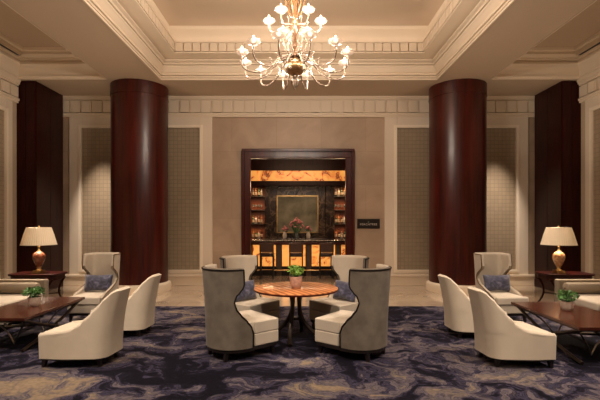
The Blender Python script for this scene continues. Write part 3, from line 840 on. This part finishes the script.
# ------------------------------------------------------------------ coffee tables
def coffee_table(x0, x1, y0, y1, label):
    cx, cy = (x0 + x1) / 2, (y0 + y1) / 2; hw, hl = (x1 - x0) / 2, (y1 - y0) / 2
    t = thing('coffee_table', label, 'coffee table', (cx, cy, TZ))
    MB().box(-hw, hw, -hl, hl, .425, .462).build('table_top', TABLEW, t, smooth=0, bevel=.004)
    MB().box(-hw + .03, hw - .03, -hl + .03, hl - .03, .405, .425).build('under_frame', BRONZE, t, smooth=0)
    for s in (-1, 1):
        for d in (-1, 1):
            pts = []
            for q in range(17):
                f = q / 16; y = d * (-hl + .06 + (2 * hl - .12) * f)
                z = .388 * (f ** 1.7) * .55 + .388 * .45 * f + .024
                pts.append((s * (hw - .06 - .012 * d), y, min(.41, z)))
            MB().tube(pts, .022, 8, flat=1).build('curved_leg', BRONZE, t)
    MB().tube([(-hw + .05, -.05, .17), (0, 0, .20), (hw - .05, .05, .17)], .010, 8).build('stretcher', STEEL, t)['label'] = 'pale metal stretcher bar'
    for d in (-1, 1):
        pts = [(-hw + .08 + (2 * hw - .16) * q / 12, d * (hl - .20 - .22 * math.sin(PI * q / 12)), .014 + .36 * abs(math.cos(PI * q / 12)) ** .8) for q in range(13)]
        MB().tube(pts, .011, 8).build('cross_bar', STEEL, t)['label'] = 'pale metal curved cross bar'
    return t
coffee_table(-4.33, -3.50, 5.36, 6.88, 'low glossy red-brown coffee table with curved crossing legs, on the left')
coffee_table(3.26, 4.12, 4.88, 6.46, 'low glossy red-brown coffee table with curved crossing legs, on the right')
plant('green plant in a white ceramic bowl on the left coffee table', (-3.86, 6.13, TZ + .462), POTW, LEAF, .092, .135, .15, .15, 230, 5, ls=.024)
plant('green plant in a white ceramic bowl on the right coffee table', (3.72, 5.83, TZ + .462), POTW, LEAF, .090, .13, .15, .15, 230, 9, ls=.024)

# ------------------------------------------------------------------ sofas
def sofa(cx, label, s):
    # s=-1: back against -X, facing +X
    t = thing('sofa', label, 'sofa', (cx, 6.45, TZ), 0 if s < 0 else PI)
    hl = 1.10
    def Y(v): return v
    MB().box(-.50, .45, -hl, hl, .12, .30).build('seat_base', TAN, t, smooth=60, bevel=.02)
    for a, b in ((-hl + .14, -.01), (.01, hl - .14)):
        MB().box(-.30, .47, a, b, .30, .44).build('seat_cushion', CREAMD, t, smooth=60, bevel=.035, bseg=4)
    MB().box(-.52, -.38, -hl, hl, .28, .80).build('backrest', TAN, t, smooth=60, bevel=.03, bseg=3)
    for sg in (-1, 1):
        a, b = sorted((sg * hl, sg * (hl - .12)))
        o = MB().box(-.50, .48, a, b, .12, .665).build('arm', TAN, t, smooth=60, bevel=.02, bseg=3)
        yy = sg * (hl - .0)
        n = MB()
        for k in range(11): n.ball((.488, (a + b) / 2 - .0, .15 + k * .05), .007, .007, .007, 6, 4)
        n.build('nailhead_trim', NAIL, o)
    for sx in (-.44, .40):
        for sy in (-hl + .07, hl - .07): MB().taper(sx, sy, 0, .125, .04, .06).build('leg', EBONY, t, smooth=0)
    return t
sofa(-4.97, 'tan sofa facing the left coffee table, bolster at its far arm', -1)
sofa(5.07, 'tan sofa facing the right coffee table, bolster at its far arm', 1)
def bolster(x, y, label):
    t = thing('bolster', label, 'bolster cushion', (x, y, TZ + .445))
    pr = [(0, -.40), (.06, -.40), (.088, -.385), (.095, -.34), (.095, .34), (.088, .385), (.06, .40), (0, .40)]
    m = MB().lathe(pr, 24); m.v = [(p[2], p[1], p[0] + .095) for p in m.v]; m.build('cover', TAN, t)
    for sx in (-1, 1):
        b = MB().ball((sx * .402, 0, .095), .008, .018, .018, 10, 6); b.build('button', NAIL, t)
bolster(-4.93, 7.31, 'tan roll bolster against the far arm of the left sofa')
bolster(5.03, 7.31, 'tan roll bolster against the far arm of the right sofa')

# ------------------------------------------------------------------ lamp tables + lamps
def lamp_table(x, y, label):
    t = thing('lamp_table', label, 'side table', (x, y, TZ))
    poly = []
    hw, hd, rc = .50, .30, .16
    for (cx, cy, a0) in ((hw - rc, hd - rc, 0), (-hw + rc, hd - rc, 90), (-hw + rc, -hd + rc, 180), (hw - rc, -hd + rc, 270)):
        for q in range(7): a = R(a0 + q * 15); poly.append((cx + rc * math.cos(a), cy + rc * math.sin(a)))
    MB().prism(poly, .685, .715).build('table_top', DARKW, t, smooth=30, bevel=.006)
    MB().prism([(a * .92, b * .9) for a, b in poly], .60, .685).build('apron', DARKW, t, smooth=30)
    for sx in (-1, 1):
        for sy in (-1, 1):
            pts = [(sx * (.42 - .13 * math.sin(PI * min(1, q / 12 * 1.05)) + .07 * (q / 12) ** 3), sy * (.22), .62 - .61 * q / 12) for q in range(13)]
            MB().tube(pts, [.026 - .010 * q / 12 for q in range(13)], 8).build('sabre_leg', DARKW, t)
    MB().tube([(-.30, -.22, .3), (0, 0, .3), (.30, .22, .3)], .012, 8).tube([(-.30, .22, .3), (0, 0, .3), (.30, -.22, .3)], .012, 8).build('stretcher', DARKW, t)
    t.scale = (.93, .95, 1)
    return t
lamp_table(-4.99, 8.05, 'dark red wooden side table with curved legs under the left lamp')
lamp_table(5.09, 8.05, 'dark red wooden side table with curved legs under the right lamp')
def lamp(x, y, urn, label):
    t = thing('table_lamp', label, 'lamp', (x, y, TZ + .715))
    MB().box(-.10, .10, -.10, .10, 0, .025).box(-.085, .085, -.085, .085, .025, .06).lathe([(.07, .06), (.045, .085), (.03, .10), (.03, .115), (.05, .12), (.045, .135)], 20).build('base', BRASS, t, smooth=30, bevel=.004)
    MB().lathe([(.042, .13), (.055, .15), (.085, .21), (.118, .29), (.125, .34), (.115, .39), (.08, .43), (.045, .45), (.035, .455)], 32).build('urn', urn, t)
    MB().lathe([(.04, .45), (.032, .47), (.018, .49), (.018, .53), (.026, .545), (.015, .56), (.010, .60)], 16).build('neck', BRASS, t)
    b = MB().ball((0, 0, .68), .032, .032, .045, 12, 8).lathe([(.014, .60), (.014, .645)], 10).build('bulb', BULBL, t)
    seg = 96
    sm = MB()
    pr = [(.345, .585), (.335, .62), (.285, .80), (.235, .945)]
    vs = []; fs = []
    for r_, z in pr:
        for j in range(seg):
            a = 2 * PI * j / seg; k = 1 + (.008 if j % 2 else -.008); vs.append((r_ * k * math.cos(a), r_ * k * math.sin(a), z))
    for i in range(len(pr) - 1):
        for j in range(seg):
            k = (j + 1) % seg; fs.append((i * seg + j, i * seg + k, (i + 1) * seg + k, (i + 1) * seg + j))
    sm.add(vs, fs); s_ = sm.build('lamp_shade', SHADE, t, smooth=0)
    sol = s_.modifiers.new('solid', 'SOLIDIFY'); sol.thickness = .004
    for rr_, zz_ in ((.347, .587), (.237, .943)):
        MB().tube([(rr_ * math.cos(2 * PI * j / 48), rr_ * math.sin(2 * PI * j / 48), zz_) for j in range(48)], .004, 6, closed=True).build('shade_trim', CREAM, s_)
    m = MB().tube([(0, 0, .62), (.06, 0, .70), (.05, 0, .86), (0, 0, .95)], .003, 5).tube([(0, 0, .62), (-.06, 0, .70), (-.05, 0, .86), (0, 0, .95)], .003, 5)
    for k in range(3): m.tube([(0, 0, .94), (.234 * math.cos(k * 2.094), .234 * math.sin(k * 2.094), .94)], .003, 5)
    m.lathe([(.006, .95), (.014, .97), (.006, .985), (.0, .99)], 10)
    m.build('harp', BRASS, t)
    t.scale = (.88, .88, .92)
    L = bpy.data.lights.new('lamp_light', 'POINT'); L.energy = LAMP_W; L.color = (1, .78, .57); L.shadow_soft_size = .05
    lo = bpy.data.objects.new('lamp_light', L); C.objects.link(lo); lo.location = (0, 0, .77); lo.parent = t
LAMP_W = 85
BULBL = pm('frosted_bulb', (1, .9, .8), .5, emit=(1, .75, .5), es=12, nscale=5, namt=.01)
lamp(-4.95, 8.0, URN_RED, 'russet urn table lamp with cream pleated shade by the left column')
lamp(4.95, 8.0, URN_GOLD, 'honey marbled urn table lamp with cream pleated shade by the right column')

# ------------------------------------------------------------------ chandelier
CX, CY = -.055, 6.0
t = thing('chandelier', 'large blown-glass chandelier with two rings of lit cups under the ceiling', 'chandelier', (CX, CY, 0))
MB().lathe([(0, 3.80), (.05, 3.80), (.11, 3.83), (.138, 3.89), (.132, 3.95), (.10, 3.99), (.05, 4.02), (0, 4.02)], 28).build('bowl', GOLD, t)
MB().lathe([(0, 3.58), (.012, 3.60), (.03, 3.63), (.055, 3.67), (.06, 3.70), (.04, 3.73), (.02, 3.75), (.035, 3.77), (.03, 3.80)], 20).build('finial', GLASSC, t)
MB().lathe([(.05, 4.02), (.075, 4.06), (.04, 4.10), (.022, 4.16), (.04, 4.20), (.022, 4.25), (.02, 4.36), (.04, 4.40), (.07, 4.46), (.085, 4.50), (.05, 4.54), (.03, 4.60)], 24).build('lower_stem', AMBERG, t)
MB().lathe([(.03, 4.58), (.038, 4.66), (.028, 4.78), (.04, 4.86), (.03, 4.96), (.024, 5.06), (.04, 5.12), (.02, 5.2), (.015, 5.3)], 24, wob=lambda a, z: .05 * math.sin(a * 8)).build('upper_stem', AMBERG, t)
MB().lathe([(.012, 5.28), (.012, 6.15)], 12).lathe([(.02, 6.11), (.11, 6.15), (.13, 6.195), (.13, 6.2)], 28).build('ceiling_rod', GOLD, t)
def arm(a, R0, zc, r0, z0, dip, k, cupsc):
    ca, sa = math.cos(a), math.sin(a)
    ctrl = [(r0, z0), (r0 + (R0 - r0) * .25, z0 - dip * .25), (r0 + (R0 - r0) * .5, zc - dip * .80), (r0 + (R0 - r0) * .75, zc - dip * 1.0), (R0 - .035, zc - dip * .85), (R0 + .005, zc - dip * .5), (R0, zc - .035)]
    pts = []
    n = len(ctrl)
    for i in range(n - 1):
        p0, p1, p2, p3 = ctrl[max(0, i - 1)], ctrl[i], ctrl[i + 1], ctrl[min(n - 1, i + 2)]
        for q in range(4):
            f = q / 4
            pt = [.5 * ((2 * p1[c_]) + (-p0[c_] + p2[c_]) * f + (2 * p0[c_] - 5 * p1[c_] + 4 * p2[c_] - p3[c_]) * f * f + (-p0[c_] + 3 * p1[c_] - 3 * p2[c_] + p3[c_]) * f ** 3) for c_ in (0, 1)]
            pts.append((pt[0] * ca, pt[0] * sa, pt[1]))
    pts.append((ctrl[-1][0] * ca, ctrl[-1][0] * sa, ctrl[-1][1]))
    ar = MB().tube(pts, .0115, 8).build('arm', GLASSC, t)
    x, y = R0 * ca, R0 * sa; S = cupsc
    MB().lathe([(.012, -.05), (.02, -.035), (.012, -.02), (.03, -.012), (.075 * S, .005), (.092 * S, .028), (.082 * S, .048), (.05 * S, .058), (.046 * S, .054), (.07 * S, .044), (.08 * S, .028), (.06 * S, .012), (0, .0)], 20, (x, y, zc)).build('lamp_cup', CUPG, ar)
    MB().lathe([(.014, .01), (.026, .03), (.028, .045), (.018, .07), (.006, .10), (0, .11)], 14, (x, y, zc)).build('bulb', BULB, ar)
    L = bpy.data.lights.new('cup_light', 'POINT'); L.energy = CH_W; L.color = (1, .84, .69); L.shadow_soft_size = .05
    lo = bpy.data.objects.new('cup_light', L); C.objects.link(lo); lo.location = (x, y, zc + .17); lo.parent = ar
    # curled glass leaf and drop
    lf = [(pts[9][0], pts[9][1], pts[9][2])]
    MB().tube([(pts[6][0], pts[6][1], pts[6][2]), (pts[6][0] * 1.02, pts[6][1] * 1.02, pts[6][2] + .07), (pts[6][0] * 1.1, pts[6][1] * 1.1, pts[6][2] + .10), (pts[6][0] * 1.18, pts[6][1] * 1.18, pts[6][2] + .08)], [.008, .016, .012, .003], 7, flat=.5).build('glass_leaf', GLASSC, ar)
CH_W = 19
for k in range(12): arm(R(15 + 30 * k), .755, 4.02, .07, 4.06, .23, k, 1)
for k in range(6): arm(R(60 * k), .37, 4.545, .06, 4.50, .13, k, .95)
# upright glass curls and hanging drops round the stem
for k in range(6):
    a = R(k * 60 + 10); ca, sa = math.cos(a), math.sin(a)
    MB().tube([(.05 * ca, .05 * sa, 4.08), (.14 * ca, .14 * sa, 4.16), (.17 * ca, .17 * sa, 4.28), (.13 * ca, .13 * sa, 4.36), (.10 * ca, .10 * sa, 4.30)], [.010, .012, .012, .009, .004], 7).build('glass_curl', GLASSC, t)
    MB().tube([(.05 * ca, .05 * sa, 4.62), (.12 * ca, .12 * sa, 4.74), (.14 * ca, .14 * sa, 4.88), (.09 * ca, .09 * sa, 4.95), (.07 * ca, .07 * sa, 4.88)], [.010, .012, .012, .009, .004], 7).build('glass_curl', AMBERG, t)
    MB().ball((.20 * ca, .20 * sa, 3.84), .02, .02, .03, 8, 6).tube([(.10 * ca, .10 * sa, 4.0), (.17 * ca, .17 * sa, 3.97), (.20 * ca, .20 * sa, 3.86)], .006, 6).build('crystal_drop', GLASSC, t)

# ------------------------------------------------------------------ lights
def area(name, loc, sx, sy, e, rot=(0, 0, 0), col=(1, .835, .68), spread=None):
    L = bpy.data.lights.new(name, 'AREA'); L.shape = 'RECTANGLE'; L.size = sx; L.size_y = sy; L.energy = e; L.color = col
    if spread: L.spread = R(spread)
    o = bpy.data.objects.new(name, L); C.objects.link(o); o.location = loc; o.rotation_euler = rot; return o
def spot(name, loc, e, tgt, ang=50, blend=.8, col=(1, .835, .68), size=.06):
    L = bpy.data.lights.new(name, 'SPOT'); L.energy = e; L.spot_size = R(ang); L.spot_blend = blend; L.color = col; L.shadow_soft_size = size
    o = bpy.data.objects.new(name, L); C.objects.link(o); o.location = loc
    o.rotation_euler = (Vector(tgt) - Vector(loc)).to_track_quat('-Z', 'Y').to_euler(); return o
# cove strips hidden on the ledge of the tray
area('cove_light', (0, TY1 - .36, 5.79), 5.6, .06, 3.0, (PI, 0, 0))
area('cove_light', (0, TY0 + .36, 5.79), 5.6, .06, 3.0, (PI, 0, 0))
area('cove_light', (-TX + .36, 6, 5.79), .06, 7.0, 3.6, (PI, 0, 0))
area('cove_light', (TX - .36, 6, 5.79), .06, 7.0, 3.6, (PI, 0, 0))
# unseen ceiling spots, added to light the table, seats, floor and wall panels
DS = 1.0
spot('unseen_spot', (-.04, 5.9, 6.0), 900, (-.04, 6.02, 0), 26, .7)
for s in (-1, 1):
    spot('unseen_spot', (s * 3.9, 5.6, 5.0), 430, (s * 3.5, 5.9, 0), 60, 1)
    spot('unseen_spot', (s * 3.9, 8.2, 5.0), 290, (s * 3.7, 7.8, 0), 50, 1)
    spot('unseen_spot', (s * 3.9, 3.2, 5.0), 570, (s * 2.4, 5.2, 0.3), 70, 1)
    spot('unseen_spot', (s * 1.6, 1.9, 5.0), 440, (s * 1.1, 5.2, .4), 60, 1)
    spot('unseen_spot', (s * 5.3, 10.0, 5.0), 900, (s * 5.15, 11.3, 1.1), 38, 1)  # added wash standing in for the table lamp's glow on the panel
    spot('unseen_spot', (s * 2.4, 10.3, 5.0), 340, (s * 2.3, 9.6, 0), 60, 1)  # added to lift the floor beyond the carpet
spot('unseen_spot', (0, 10.5, 5.0), 700, (0, 10.1, 0), 50, 1)  # added to brighten the floor before the bar opening
for s in (-1, 1): [area('shelf_light', (s * 1.58, 15.32, z_), .5, .04, 4, (R(-25), 0, 0), (1, .6, .32)) for z_ in (1.60, 2.10, 2.60, 2.98)]
# second chandelier's worth of light behind the camera
area('hall_light', (0, -1.5, 4.9), 5, 4, 115, (0, 0, 0))
# bar room: added fill lights without fixtures
spot('bar_fill_spot', (0, 12.9, 3.9), 60, (0, 13.4, 1.1), 90, 1, (1, .66, .40))
area('bar_fill', (0, 12.0, 3.8), 2.2, .2, 26, (R(68), 0, 0), (1, .66, .40))  # added area turned to the back bar, lifts lintel and bottles
area('bar_fill', (0, 14.9, 3.0), 3.0, .1, 22, (R(-20), 0, 0), (1, .66, .40))

wd = bpy.data.worlds.new('World'); SC.world = wd; wd.use_nodes = True
wd.node_tree.nodes['Background'].inputs[0].default_value = (.02, .015, .01, 1)

# ------------------------------------------------------------------ camera
cam = bpy.data.cameras.new('Camera'); cam.sensor_width = 36; cam.lens = 36 * 420 / 600
cam.shift_x = 1.2 / 600; cam.shift_y = 22 / 600; cam.clip_start = .05
co = bpy.data.objects.new('Camera', cam); C.objects.link(co); co.location = (0, 0, 1.7); co.rotation_euler = (PI / 2, 0, 0)
SC.camera = co
SC.view_settings.view_transform = 'Standard'; SC.view_settings.look = 'None'
SC.view_settings.gamma = 1; SC.view_settings.exposure = .27; SC.view_settings.use_curve_mapping = False
SC.cycles.use_denoising = True
SC.cycles.max_bounces = 6; SC.cycles.diffuse_bounces = 4; SC.cycles.sample_clamp_indirect = 4
SC.cycles.caustics_reflective = False; SC.cycles.caustics_refractive = False
